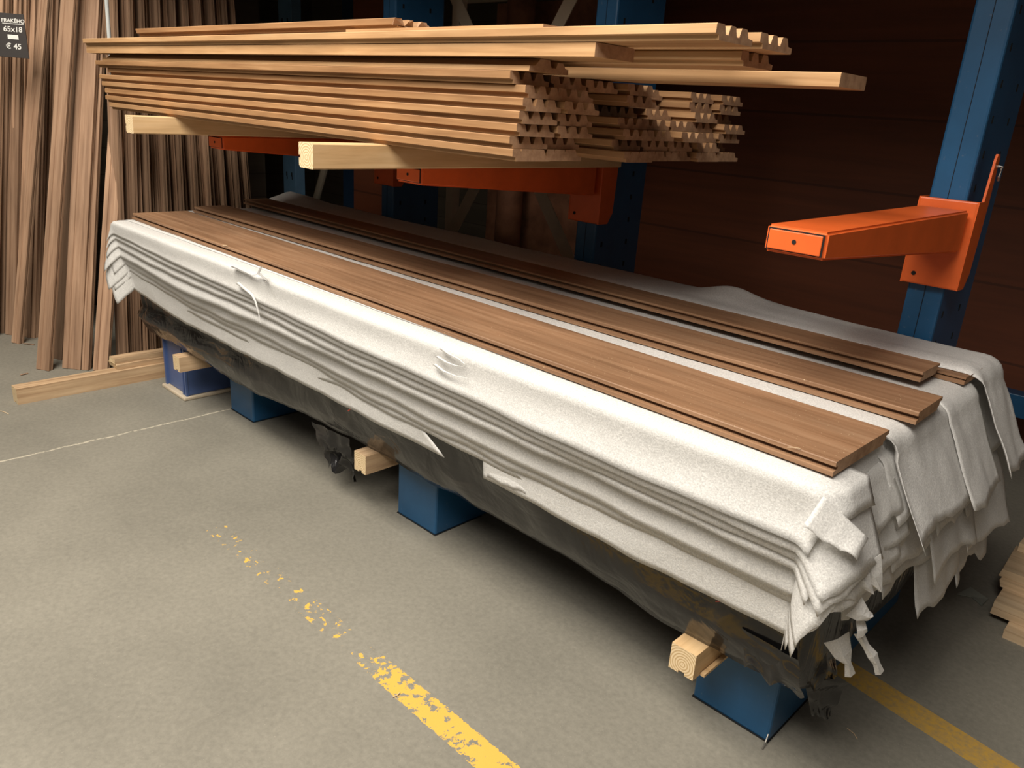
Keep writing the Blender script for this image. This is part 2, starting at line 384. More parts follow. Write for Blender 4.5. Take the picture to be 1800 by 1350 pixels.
# perforated sheet on top of it
m_, nt_, b_ = new_mat('perforated_metal'); mp_ = mapping(nt_, (1, 1, 1)); v_ = N(nt_, 'ShaderNodeTexVoronoi'); v_.inputs['Scale'].default_value = 45; v_.inputs['Randomness'].default_value = .1
nt_.links.new(mp_.outputs[0], v_.inputs['Vector']); r_ = ramp(nt_, [(.3, (.05, .035, .02)), (.42, (.38, .31, .22))], v_.outputs['Distance']); nt_.links.new(r_.outputs[0], b_.inputs['Base Color']); b_.inputs['Roughness'].default_value = .6
bm = bmesh.new(); box(bm, -4.9, -3.35, 4.28, 4.30, 2.31, 2.74); tag(obj('perforated_sheet', bm, m_), 'beige perforated metal sheet at the top edge behind the upper stack', 'metal sheet')
# low blue rail on the right
A = at(1765, 688, 1, 4.6)
bm = bmesh.new(); box(bm, A.x-1.5, A.x+1.6, 4.6, 4.70, A.z-.12, A.z, .004); rail = obj('blue_rail', bm, P_blue)
bm = bmesh.new(); box(bm, A.x-1.5, A.x-1.42, 4.61, 4.69, 0, A.z-.12); obj('leg', bm, P_blue, rail)
bm = bmesh.new(); box(bm, A.x+1.5, A.x+1.58, 4.61, 4.69, 0, A.z-.12); obj('leg', bm, P_blue, rail)
tag(rail, 'low blue steel rail running behind the right end of the pile', 'rail')

# ------------------------------------------------------------------ timber profiles
def soft(p): return p
CLAD = [(.014, 0), (.145, 0), (.147, .002), (.147, .012), (.128, .014), (.120, .0295), (.117, .0305), (.100, .0305), (.097, .029), (.091, .012), (.081, .012), (.074, .029), (.071, .0305),
        (.056, .0305), (.053, .029), (.047, .012), (.038, .012), (.031, .029), (.028, .0305), (.002, .0305), (0, .0285), (0, .0125), (.002, .011), (.012, .010)]
CLAD_SHUT = [(.014, 0), (.145, 0), (.147, .002), (.147, .012), (.128, .014), (.120, .0295), (.117, .0305), (.077, .0305), (.075, .022), (.073, .0305), (.034, .0305), (.031, .021), (.029, .0305), (.002, .0305), (0, .0285), (0, .0125), (.002, .011), (.012, .010)]
def flip(pr): W = .147; return [(W-y, .0305-z) for y, z in pr]
def deck_profile(W, T=.030):
    return [(0, 0), (0, .009), (.003, .0105), (.020, .0105), (.020, .018), (.008, .0185), (.006, .020), (.006, T-.002), (.008, T),
            (W-.002, T), (W, T-.002), (W, .020), (W-.014, .019), (W-.016, .008), (W-.024, .007), (W-.024, 0)]

# ------------------------------------------------------------------ wrapped pile
ZT = .950
XR, XL = -.52, -4.12
YN = 1.430
# black wrapped bundle
def cross(x):
    """outline of the wrapped bundle at x: (y, z) round the section"""
    k = (x-XL)/(XR-XL)
    zb = .315; yb = 1.645
    if x > -1.4: yb -= .03*min(1, (x+1.4)/.5)
    if x < -2.3: yb -= .05*min(1, (-2.3-x)/.8)
    sag = .035*max(0, noise.noise(Vector((x*1.7, 3.1, 0))))+.02*abs(noise.noise(Vector((x*5, 1.1, 0))))
    near = [(YN+.08, .925), (YN+.092, .86), (YN+.105, .78), (YN+.115, .70), (YN+.122, .63), (YN+.130, .57), (YN+.138, .52), (YN+.150, .47), (yb-.045, .425), (yb-.028, .385),
            (yb-.008, .350-sag*.5), (yb+.012, .325-sag), (yb+.045, zb-sag), (yb+.10, zb-.004)]
    far = [(1.95, zb), (2.25, zb), (2.50, zb), (2.58, .35), (2.60, .5), (2.60, .8), (2.60, .925)]
    top = [(2.4, .93), (2.0, .93), (1.7, .93)]
    out = []
    for i, (y, z) in enumerate(near):
        a = min(1, i/6)
        n = noise.noise(Vector((x*2.6+z*2.5, z*5, 0)))*.020+noise.noise(Vector((x*8+z*6, z*10, 5)))*.005
        out.append((y+n*a, z+(noise.noise(Vector((x*6, z*4, 9)))*.010*a if i > 6 else 0)))
    return out+far+top
bm = bmesh.new(); rings = []
NX = 260
for i in range(NX+1):
    x = XL-.13+(XR-XL+.11)*i/NX
    rings.append([bm.verts.new((x, y, z)) for y, z in cross(x)])
n = len(rings[0])
for a, b in zip(rings, rings[1:]):
    for k in range(n): bm.faces.new((a[k], a[(k+1) % n], b[(k+1) % n], b[k]))
for ring, s in ((rings[0], -1), (rings[-1], 1)):
    prev = ring
    for j, (sc, dx) in enumerate(((.985, .022), (.95, .035), (.8, .04))):
        c = Vector((0, 2.05, .62))
        new = [bm.verts.new((v.co.x+s*(dx+.012*noise.noise(Vector((v.co.y*9, v.co.z*9, j)))), c.y+(v.co.y-c.y)*sc, c.z+(v.co.z-c.z)*sc)) for v in ring]
        for k in range(n): bm.faces.new((prev[k], prev[(k+1) % n], new[(k+1) % n], new[k]))
        prev = new
    bm.faces.new(prev)
bmesh.ops.recalc_face_normals(bm, faces=bm.faces)
bundle = obj('wrapped_bundle', bm, M_film, smooth=True)
tag(bundle, 'long bundle of boards wrapped in glossy black plastic film, under the white foam', 'wrapped bundle')
# loose crumpled film at the near right corner
def crumple(name, P0, U, V, nu, nv, amp, freq, seed, parent, mat=M_film, taper=0):
    bm = bmesh.new(); g = []
    U, V, P0 = Vector(U), Vector(V), Vector(P0); nrm = U.cross(V).normalized()
    for i in range(nu+1):
        row = []
        for j in range(nv+1):
            u, v = i/nu, j/nv; tt = 1-taper*v
            p = P0+U*((u-.5)*tt+.5)+V*v
            q = Vector((p.x*freq+seed, p.y*freq, p.z*freq))
            d = (abs(noise.noise(q))-.25)*amp*2+noise.noise(q*2.7)*amp*.5
            p = p+nrm*d*(.3+v)+V*.25*noise.noise(Vector((u*4+seed, v, 2)))*v
            row.append(bm.verts.new(p))
        g.append(row)
    for a, b in zip(g, g[1:]):
        for j in range(nv): bm.faces.new((a[j], b[j], b[j+1], a[j+1]))
    return obj(name, bm, mat, parent, smooth=True)
crumple('loose_film', (-.66, 1.575, .45), (.15, -.01, 0), (.02, .03, -.115), 26, 18, .018, 9, 3, bundle)
crumple('loose_film', (-.53, 1.56, .50), (.03, .30, -.02), (.02, .03, -.17), 24, 20, .025, 9, 8, bundle, taper=.4)
crumple('film_tail', (-.52, 1.66, .34), (.08, .10, -.02), (-.02, .06, -.16), 18, 20, .018, 12, 13, bundle, taper=.7)
crumple('film_tail', (-2.62, 1.60, .33), (.20, .05, -.02), (.02, .05, -.20), 18, 16, .03, 12, 21, bundle, taper=.3)
bm = bmesh.new()
A = at(612, 722, 1, 1.520); B = at(632, 711, 1, 1.512)
tube(bm, [A, (A+B)/2+Vector((0, -.004, .004)), B], .0022, 6)
m_red = paint('red_tape', (.75, .08, .05), .5); obj('red_tape', bm, m_red, bundle); bm = bmesh.new()
A = at(1258, 1057, 1, 1.548); B = at(1290, 1050, 1, 1.535); tube(bm, [A, (A+B)/2+Vector((0, -.003, -.004)), B], .0014, 6)
obj('red_tape', bm, m_red, bundle)

# foam drapes
def drape(name, label, x0, x1, y0, y1, z, oL, oR, oN, oB, seed, off=0, ds=.020, dt=.016, lean=(.30, .30, .14, .05), amp=1.0, cs=None, hem=None, mat=F_main, group=None, xshear=None, ridge=None, Rr=.028, flare=.022, kink=1.0):
    S0, S1, T0, T1 = x0-oL, x1+oR, y0-oN, y1+oB
    ns, ntt = max(2, int((S1-S0)/ds)), max(2, int((T1-T0)/dt))
    bm = bmesh.new(); g = []
    q = Rr*math.pi/2
    cs = seed if cs is None else cs
    for i in range(ns+1):
        s = S0+(S1-S0)*i/ns; row = []
        for j in range(ntt+1):
            t = T0+(T1-T0)*j/ntt
            if t < y0 and oN > 0:
                sc = hem(s) if hem else 1+.05*noise.noise(Vector((s*1.9, seed, 0)))+.02*noise.noise(Vector((s*7, seed, 4)))
                t = y0+(t-y0)*sc
            ss = s
            if s > x1 and oR > 0: ss = x1+(s-x1)*(1+.10*noise.noise(Vector((t*6, seed, 7)))+.035*noise.noise(Vector((t*19, seed, 3))))
            if s < x0 and oL > 0: ss = x0+(s-x0)*(1+.15*noise.noise(Vector((t*7, seed, 9))))
            ex = ss-x1 if ss > x1 else (ss-x0 if ss < x0 else 0)
            ey = t-y0 if t < y0 else (t-y1 if t > y1 else 0)
            r = math.hypot(ex, ey)
            px, py, pz = min(max(ss, x0), x1), min(max(t, y0), y1), z
            if ridge: pz += ridge(s, t)
            pz += .0016*noise.noise(Vector((s*5, t*9, seed)))
            if r > 1e-6:
                dx, dy = ex/r, ey/r
                if r < q: drop, out = Rr*(1-math.cos(r/Rr)), Rr*math.sin(r/Rr)
                else: drop, out = Rr+(r-q), Rr
                wR, wL, wN, wB = max(0, dx)**2, max(0, -dx)**2, max(0, -dy)**2, max(0, dy)**2
                ln = wR*lean[0]+wL*lean[1]-wN*lean[2]+wB*lean[3]
                ext = max(0, r-q)
                out += ln*ext
                if wN > 0:
                    fr = r/max(.01, oN)
                    out += wN*flare*max(0, fr-.45)**1.5*1.6
                    out += wN*(off+.007*noise.noise(Vector((s*1.3, r*5, cs*1.7)))*min(1, r/.08)*amp+.0022*noise.noise(Vector((s*6+r*5, r*12, cs)))*min(1, r/.08)*amp+.0012*noise.noise(Vector((s*4, r*12, seed))))
                if wR+wL > 0:
                    n1 = noise.noise(Vector((t*3.6, r*2.6, cs*2.1)))*.045+abs(noise.noise(Vector((t*9, r*5, cs))))*.018+.003*noise.noise(Vector((t*7, r*6, seed)))
                    out += (wR+wL)*(off*1.4+n1*min(1, r/.12)*amp*kink)
                    drop -= (wR)*.03*abs(noise.noise(Vector((t*8, r*6, seed+3))))*min(1, r/.1)*amp
                px += dx*out; py += dy*out; pz -= drop
                if xshear: px += xshear(s, r)
            row.append(bm.verts.new((px, py, pz)))
        g.append(row)
    for a, b in zip(g, g[1:]):
        for j in range(ntt): bm.faces.new((a[j], b[j], b[j+1], a[j+1]))
    o = obj(name, bm, mat, smooth=True)
    md = o.modifiers.new('thickness', 'SOLIDIFY'); md.thickness = .0014
    return tag(o, label, 'foam sheet', group)

G = 'white foam sheets over the pile'
def leftward(x, a, b):   # eased change of hem length towards the left end
    return a+(b-a)*min(1, max(0, (x+1.2)/(-2.9)))
YS = 1.470
specs = [  # (near drop at right, near drop at left, right overhang, left overhang, word)
    (.138, .080, .070, .10, 'topmost of the short hems along the near side of the pile'),
    (.158, .105, .180, .13, 'second short hem from the top along the near side'),
    (.180, .150, .200, .15, 'third short hem from the top along the near side'),
    (.205, .205, .150, .20, 'fourth and longest short hem along the near side'),
    (.288, .245, .230, .16, 'upper of the long hems low on the near side'),
    (.312, .280, .250, .24, 'second long hem low on the near side'),
    (.338, .318, .210, .22, 'third long hem low on the near side'),
]
for i, (d1, d2, oR, oL, word) in enumerate(specs):
    base_d = max(d1, d2)
    def hemf(s, d1=d1, d2=d2, b=base_d, i=i):
        return (leftward(s, d1, d2)/b)*(1-.12*min(1, max(0, (-3.55-s)/.6)))*(1+.05*noise.noise(Vector((s*1.6, i*3.3, 0)))+.025*noise.noise(Vector((s*6, i, 4))))
    o = drape('foam_sheet', 'white foam sheet, %s' % word, XL, XR, YS, YS+.10, ZT-.0022*i-.003, oL, oR, base_d, 0, i*7.3+1,
          off=.0055*(7-i), hem=hemf, lean=(.42, .6, .10+.012*i, 0), flare=.036-.004*i+(.010 if i in (3, 6) else 0), group=G, Rr=.012, cs=3.3, kink=.16)
# lowest sheet, torn
def hemc(s): return 1-.13*min(1, max(0, (-3.55-s)/.6))+.035*noise.noise(Vector((s*1.7, 77, 0)))+.012*noise.noise(Vector((s*9, 5, 4)))
def spike(s, r):
    k = max(0, (s+2.10)/.25)
    return .16*min(1, k)*max(0, (r-.29)/.11)
drape('foam_sheet', 'lowest white foam sheet at the far half, ending in a torn pointed strip', XL, -1.85, YS, YS+.06, ZT-.021, .25, 0, .402, 0, 90, off=-.004, lean=(.3, .6, .18, 0), hem=hemc, flare=.01, group=G, xshear=spike)
def piece(name, label, pts_px, Y, mat=F_main, bow=.02, n=10, hang=True):
    """small torn piece: quad grid between four surveyed corners (tl, tr, br, bl)"""
    P = [at(x, y, 1, Yc) for (x, y), Yc in zip(pts_px, Y)]
    bm = bmesh.new(); g = []
    for i in range(n+1):
        row = []
        for j in range(n+1):
            u, v = i/n, j/n
            p = (P[0]*(1-u)+P[1]*u)*(1-v)+(P[3]*(1-u)+P[2]*u)*v
            p.y -= bow*math.sin(v*2.2)*(.6+.4*math.sin(u*3)); p += Vector((0, 0, 1))*.012*noise.noise(Vector((u*4, n, 3)))*v
            row.append(bm.verts.new(p))
        g.append(row)
    for a, b in zip(g, g[1:]):
        for j in range(n): bm.faces.new((a[j], b[j], b[j+1], a[j+1]))
    o = obj(name, bm, mat, smooth=True); md = o.modifiers.new('thickness', 'SOLIDIFY'); md.thickness = .0014
    return tag(o, label, 'foam scrap')
piece('foam_scrap', 'square torn scrap of white foam hanging over the black film below the long hems', [(864, 770), (906, 788), (926, 868), (858, 838)], (1.515, 1.515, 1.50, 1.50), bow=.006)
drape('foam_sheet', 'lowest grey-looking foam sheet at the near half, ending in a point at the corner', -1.50, XR+.0, YS, YS+.06, ZT-.021, 0, .16, .402, 0, 33, off=-.004, lean=(.30, .3, .17, 0), hem=hemc, flare=.012, group=G)

piece('foam_flap', 'bright folded foam tongue at the near right top corner of the pile', [(1447, 872), (1526, 946), (1506, 984), (1410, 926)], (1.405, 1.455, 1.415, 1.365), bow=.0)
# surface of the pile in columns: foam strips that hang over the right end
HUMP = 1.36
def ridge_back(s, t):
    lump = .045*math.exp(-((s+HUMP)/.13)**2)*max(0, 1-abs(t-2.60)/.10)+.04*math.exp(-((s+4.35)/.22)**2)*max(0, 1-abs(t-2.55)/.15)
    return lump+.010*noise.noise(Vector((s*2.2, 1, 0)))*(1 if t > 2.5 else 0)
cols = [  # y0, y1, z, right overhang, left overhang, near drop, seed, label
    (YN+.06, 1.800, .9500, .16, .05, 0, 41, 'white foam strip under the first board from the near side'),
    (1.785, 2.150, .9640, .27, .06, .012, 52, 'white foam strip under the second board from the near side'),
    (2.140, 2.420, .9640, .30, .06, 0, 63, 'white foam strip under the third board from the near side'),
    (2.440, 2.640, .9950, .32, .04, .035, 74, 'greyish foam strip along the back of the pile, humped at both ends'),
]
for (y0, y1, z, oR, oL, oN, sd, lab) in cols:
    back = 'back' in lab
    drape('foam_sheet', lab, (XL-.12 if y0 > 1.7 else XL)-.12*(y0 > 2.3), XR-.01, y0, y1, z, oL, oR, oN, .16 if back else 0, sd, lean=(.55, .3, 0, .1), group=G,
          ridge=ridge_back if back else None, Rr=.06 if y0 > 1.7 else .03, mat=F_main, amp=.8, kink=.4)
# fan of thin sheets hanging at the right end
k = 0
fan = []
HZ = ((.80, .78, .76, .74), (.73, .72, .68, .66), (.68, .66, .56, .54), (.64, .59, .46, .43))
for li, (zz, ln) in enumerate(((.925, .44), (.905, .42), (.875, .38), (.84, .28))):
    for ci, (y0, y1) in enumerate(((1.50, 1.80), (1.74, 2.06), (2.00, 2.32), (2.26, 2.60))):
        fan.append((y0+R_(-.03, .03), y1+R_(-.03, .03), zz-R_(0, .015), (zz-HZ[li][ci])*1.03+.02, ln+R_(-.05, .06), li, ci))
LAYER = ('highest', 'second', 'third', 'lowest'); COLN = ('nearest corner', 'second column', 'third column', 'far back corner')
for (y0, y1, zz, drop, ln, li, ci) in fan:
    drape('foam_flap', 'thin foam sheet hanging off the right end, %s layer, %s' % (LAYER[li], COLN[ci]), XR-.10, XR, y0, y1, zz, 0, drop, 0, 0, 100+li*10+ci*3.7, ds=.016, dt=.018,
          lean=(ln, 0, 0, 0), amp=1.0, kink=.7, mat=F_end, group='thin foam sheets hanging at the right end', Rr=.04)
# torn dangling shreds at the near right corner
def shred(label, pts, wd, Y):
    bm = bmesh.new(); P = [at(x, y, 1, Y+.01*i) for i, (x, y) in enumerate(pts)]; prev = None
    for i, p in enumerate(P):
        d = (P[min(i+1, len(P)-1)]-P[max(i-1, 0)]).normalized(); s = d.cross(CF).normalized()*wd[i]/2
        a, m_, b = bm.verts.new(p-s), bm.verts.new(p+Vector((.004, -.006, 0))), bm.verts.new(p+s)
        if prev: bm.faces.new((prev[0], prev[1], m_, a)); bm.faces.new((prev[1], prev[2], b, m_))
        prev = (a, m_, b)
    o = obj('foam_shred', bm, F_end); md = o.modifiers.new('thickness', 'SOLIDIFY'); md.thickness = .0012
    tag(o, label, 'foam shred')
shred('long wavy foam shred dangling lowest at the near right corner', [(1508, 1110), (1522, 1135), (1534, 1152), (1540, 1165), (1546, 1182)], (.02, .014, .022, .014, .020), 1.56)
shred('short square foam shred beside the long dangling one', [(1470, 1120), (1482, 1150), (1490, 1165), (1494, 1186)], (.060, .040, .014, .024), 1.56)
shred('curled foam shred pointing right above the dangling ones', [(1500, 1065), (1515, 1078), (1526, 1082), (1533, 1080)], (.05, .035, .02, .004), 1.50)
shred('small rounded foam shred under the curled one', [(1505, 1105), (1515, 1104), (1522, 1101)], (.04, .034, .02), 1.52)
shred('sharp foam shred pointing down at the notch of the right end', [(1515, 1015), (1525, 1030), (1534, 1041)], (.035, .018, .002), 1.50)
shred('larger pointed foam shred next to the sharp one at the notch', [(1525, 985), (1537, 1012), (1547, 1037)], (.06, .035, .008), 1.53)
# torn wrinkles on the near face
def wrinkle(label, pts, Y, r=.004):
    bm = bmesh.new(); P = [at(x, y, 1, Y) for x, y in pts]
    prev = None
    for i, p in enumerate(P):
        w_ = r*(1.6-1.3*i/(len(P)-1))
        ring = [bm.verts.new(p+Vector((w_*math.cos(a)*1.4, w_*math.sin(a)*.8-.002, w_*math.cos(a)*.6))) for a in (0, 1.57, 3.14, 4.71)]
        if prev:
            for k in range(4): bm.faces.new((prev[k], prev[(k+1) % 4], ring[(k+1) % 4], ring[k]))
        prev = ring
    o = obj('foam_shred', bm, F_main, smooth=True); tag(o, label, 'foam shred')
wrinkle('thin twisted foam tail hanging from the tear near the far end', [(418, 497), (432, 508), (444, 518), (450, 530), (455, 548), (459, 568)], 1.408, .006)
wrinkle('crumpled foam roll along the tear near the far end', [(410, 468), (430, 476), (445, 484), (462, 480), (474, 486)], 1.410, .006)
wrinkle('short wrinkled foam curl beside the far tear', [(460, 470), (455, 480), (470, 492), (466, 498)], 1.408, .005)
wrinkle('upper foam crease at the middle tear under the first board', [(776, 612), (790, 622), (806, 630), (818, 640)], 1.408, .004)
wrinkle('middle foam crease at the middle tear under the first board', [(768, 626), (784, 636), (800, 642), (814, 644)], 1.408, .004)
wrinkle('lower foam crease at the middle tear under the first board', [(764, 640), (780, 652), (800, 660), (822, 664)], 1.408, .004)

# boards lying on top of the pile
def deck(label, R_px, L_px, zb, W, T=.030):
    A, B = at(*L_px, 2, zb), at(*R_px, 2, zb)
    bm = prism(deck_profile(W, T), (B-A).length, 24, ends=1)
    o = obj('deck_board', bm, [W_deck, M_end]); orient(o, A, B); return tag(o, label, 'board', 'brown boards on top of the pile')
deck('wide brown grooved board nearest the camera on top of the pile', (1463, 838), (232, 385), .9520, .285)
deck('brown grooved board lying second from the near edge of the pile', (1609, 747), (340, 373), .9675, .185)
deck('short-ended brown board, third from the near edge, overlapping the one behind', (1617, 672), (428, 358), .9840, .150, .026)
deck('brown board at the back whose end peeks out behind the third board', (1694, 677), (520, 372), .9660, .155, .016)

# ------------------------------------------------------------------ pine bearers under the pile
def bearer(name, label, x1, y0, L, z, wd, h, mat=W_pine, cat='bearer', notch='bottom', group=None):
    """beam running in depth: x1 is its right face, y0 its front end"""
    if notch == 'bottom': pr = [(0, 0), (.35*wd, 0), (.35*wd, .008), (.6*wd, .008), (.6*wd, 0), (wd, 0), (wd, h), (0, h)]
    else: pr = [(.004, 0), (wd-.008, 0), (wd, .006), (wd, .38*h), (wd-.006, .38*h), (wd-.006, .5*h), (wd, .5*h), (wd, h-.003), (wd-.003, h), (.003, h), (0, h-.003), (0, .004)]
    bm = prism(pr, L, 6, ends=1); o = obj(name, bm, [mat, M_pend]); orient(o, (x1, y0, z), (x1, y0+L, z)); return tag(o, label, cat, group)
GB = 'pine bearers under the pile'
bearer('pine_bearer', 'pine bearer end sticking out on the near right blue base', -.757, 1.565, 1.0, .2325, .074, .078, W_pine, group=GB)
bearer('pine_bearer', 'pine bearer end sticking out at the middle of the pile', -2.243, 1.600, 1.0, .2325, .074, .078, W_oldpine, group=GB)
bearer('pine_bearer', 'pine bearer end sticking out on the violet base at the far left', -3.757, 1.545, 1.0, .2325, .074, .078, W_oldpine, group=GB)
bm = bmesh.new(); box(bm, 0, .012, 0, .45, 0, .008); o = obj('wood_sliver', bm, W_pine); o.location = (-.755, 1.60, .2325); tag(o, 'thin wood sliver lying beside the near right bearer on the blue base', 'wood sliver')
# ------------------------------------------------------------------ upper stack
Z0 = 1.4715
bearer('pine_beam', 'thick pine beam with growth rings on its end, lying on the middle orange arm', -2.000, 1.245, 1.45, 1.4, .075, .071, W_pine, 'beam', 'side', 'pine beams on the orange arms')
bearer('pine_beam', 'pine beam farther left, lying on the farthest orange arm', -3.490, 1.325, 1.37, 1.4, .078, .071, W_pine, 'beam', 'side', 'pine beams on the orange arms')
bearer('pine_beam', 'far pine beam carrying the left end of the board stack, hidden from view', -4.02, 1.62, 1.0, 1.4, .075, .071, W_pine, 'beam', 'side') if False else None
PITCH = .0312
ORD = ('bottom', 'second', 'third', 'fourth', 'fifth', 'sixth', 'seventh', 'eighth')
ORDF = ('front', 'second', 'third', 'fourth', 'fifth', 'sixth', 'seventh', 'hindmost')
stack = {}
front_R = [-1.455, -1.465, -1.450, -1.440, -1.432, -1.440, -1.475]
front_L = [-4.20, -4.23, -4.25, -4.27, -4.30, -4.22, -4.31]
YC = 1.492
for li in range(7):
    for ci in range(8):
        y = YC+ci*.1465+R_(-.003, .003)
        if ci == 0: xr, xl = front_R[li], front_L[li]; y = YC+[0, -.004, .004, 0, .002, .016, -.006][li]
        else:
            xr = -1.45+R_(-.03, .03); xl = -4.25+R_(-.06, .06)
            if ci == 1: xr = -1.43+R_(-.02, .02)-(0 if li in (2, 3, 4, 5) else .05)
            if ci == 2 and li < 6: xr = -1.62+R_(-.04, .04)
            if ci in (3, 4, 5) and li > 3: xr = -1.58+R_(-.05, .02)
            if ci == 3 and li in (5, 6): xr = -1.44
            if ci >= 6: xr = -1.47+R_(-.05, .02)
        pr = CLAD if li > 0 else CLAD_SHUT
        bm = prism(pr, xr-xl, 10, ends=1)
        o = obj('cladding_board', bm, [W_stack, M_end]); z = Z0+li*PITCH
        orient(o, (xl, y, z), (xr, y, z))
        tag(o, 'brown grooved board in the raised stack, %s layer from below, %s from the front' % (ORD[li], ORDF[ci]), 'board', 'cladding boards stacked on the orange arms')
ZTOP = Z0+7*PITCH     # 1.690
def loose(label, L_px, R_px, YL, YR, prof=CLAD, mat=W_top, rag=0, bend=None, roll=0, zfix=None):
    A, B = at(*L_px, 1, YL), at(*R_px, 1, YR)
    if zfix is not None:
        A.z = zfix; B.z = zfix
    bm = prism(prof, (B-A).length, 16, bend=bend, rag=rag, ends=1); o = obj('cladding_board', bm, [mat, M_end]); orient(o, A, B, roll)
    return tag(o, label, 'board', 'loose boards on top of the raised stack')
PLAIN = [(0, 0), (.145, 0), (.147, .003), (.147, .027), (.145, .0300), (.002, .0300), (0, .028), (0, .002)]
UP = CLAD
EAR = [(0, 0), (.147, 0), (.147, .012), (.135, .014), (.125, .026), (.105, .026), (.100, .012), (.082, .012), (.074, .030), (.040, .030), (.022, .013), (.002, .012)]
loose('pale board with a slanted upper edge, right under the board with a dark sawn end', (180, 108), (930, 121), 1.490, 1.490, EAR, W_top, zfix=ZTOP)
loose('flat-edged pale board ending in a dark sawn end above the front of the stack', (153, 96), (1045, 99), 1.470, 1.470, PLAIN, W_top, zfix=ZTOP+.0312)
loose('board end poking out right under the longest top board, toothed end facing right', (420, 108), (1303, 100), 1.66, 1.66, UP, W_top, zfix=ZTOP+.0312)
loose('pale board reaching farthest right from the raised stack', (700, 118), (1480, 124), 1.835, 1.835, PLAIN, W_top, zfix=ZTOP+.003)
loose('longest pale board across the top of the stack with a toothed end', (147, 85), (1258, 62), 1.455, 1.455, UP, W_top, zfix=ZTOP+.0626)
loose('toothed board end just behind and right of the longest top board', (500, 70), (1335, 80), 1.620, 1.620, UP, W_top, zfix=ZTOP+.0626)
loose('board second behind the longest top board, its end further back', (420, 60), (1290, 60), 1.790, 1.790, UP, W_top, zfix=ZTOP+.0626)
loose('short thin board on top whose square end lies above the middle', (608, 52), (955, 46), 1.500, 1.500, [(0, 0), (.10, 0), (.10, .012), (0, .012)], W_top, zfix=ZTOP+.0935)
loose('brown board highest on the stack at the back left with a splintered end', (240, 62), (692, 42), 1.520, 1.520, UP, W_stack, rag=.012, zfix=ZTOP+.1058)
loose('splintered board end behind the highest board', (300, 62), (738, 44), 1.680, 1.680, UP, W_stack, rag=.02, zfix=ZTOP+.1058)

# ------------------------------------------------------------------ boards standing on the left
LB = [(0, 0), (.003, -.0005), (.030, 0), (.034, .006), (.075, .006), (.079, 0), (.105, 0), (.105, .022), (.06, .0225), (.0, .022)]
def standing(label, bot, top, wd, th, yaw=0, group='boards standing on end at the left', mat=W_lean, prof=None):
    """bot/top: centre points; width runs in world x (turned by yaw), thickness in y"""
    bot, top = Vector(bot), Vector(top); d = top-bot
    top = bot+d.normalized()*2.70
    if prof is None:
        g = wd*.28
        prof = [(-wd/2, -th/2), (-wd/2+g, -th/2), (-wd/2+g+.003, -th/2+.005), (wd/2-g-.003, -th/2+.005), (wd/2-g, -th/2), (wd/2, -th/2),
                (wd/2, -th*.1), (wd/2-.006, -th*.1), (wd/2-.006, th*.15), (wd/2, th*.15), (wd/2, th/2), (-wd/2, th/2)]
    bm = prism(prof, (top-bot).length, 3, ends=1); o = obj('standing_board', bm, [mat, M_end])
    x = (top-bot).normalized(); yv = Vector((math.cos(yaw), math.sin(yaw), 0)); yv = (yv-x*yv.dot(x)).normalized(); z = x.cross(yv)
    o.matrix_world = Matrix.Translation(bot) @ Matrix((x, yv, z)).transposed().to_4x4()
    return tag(o, label, 'board', group)
def fl(px, py): return at(px, py, 2, 0)
def tp(px, X): return at(px, 0, 0, X)
# (bottom px, top px x, world x at top, width, thickness, yaw, label)
big = [
    ((78, 650), 122, -5.05, .085, .030, .55, 'pale brown standing board nearest the camera, its foot farthest forward'),
    ((98, 630), 137, -5.15, .110, .026, .50, 'pale standing board tucked behind the foremost one'),
    ((128, 648), 160, -5.06, .110, .030, .70, 'broad darker brown standing board right of the foremost pair'),
    ((152, 650), 181, -5.06, .040, .030, .70, 'slim standing board against the right side of the broad dark one'),
    ((31, 603), 80, -5.45, .060, .035, .55, 'reddish slim standing board left of the foremost one, by the chalk sign'),
    ((178, 652), 221, -5.02, .085, .030, .75, 'warm brown standing board at the front of the tight row'),
]
for (bp, tx, X, wd, th, yw, lab) in big:
    b0 = fl(*bp); t0 = tp(tx, X); standing(lab, b0, t0, wd, th, yw)
# background ones at far left
for i in range(16):
    px = -40+i*9+R_(-2, 2); b0 = fl(px, 598+R_(-6, 6)); b0.x -= .10; b0.y += .10; t0 = tp(px+36+R_(-4, 4), -5.75)
    standing('slim brown standing board in the shaded group behind the chalk sign', b0, t0, .07, .026, .6, 'shaded boards behind the sign')
# tight row
NROW = 34
for i in range(NROW):
    k = i/(NROW-1); y = 1.60+k*1.08+R_(-.004, .004)
    xb = -4.74-.35*k+R_(-.02, .02); lean = -.20-.05*math.sin(i*1.7)
    dy = .22*(1-k)+.02+R_(-.008, .008)
    standing('narrow brown board in the tight standing row behind the far end of the pile', (xb, y, 0), (xb+lean*1.2, y+dy, 2.2), .10, .024+R_(-.003, .003), .12+R_(-.05, .05), 'tight row of standing boards')
# rest they lean on
bm = bmesh.new(); box(bm, -6.3, -6.2, .9, 3.4, 0, 2.74); tag(obj('rack_side_panel', bm, M_wallL), 'dark boarding behind the standing boards, left of the pallet rack post', 'panel')

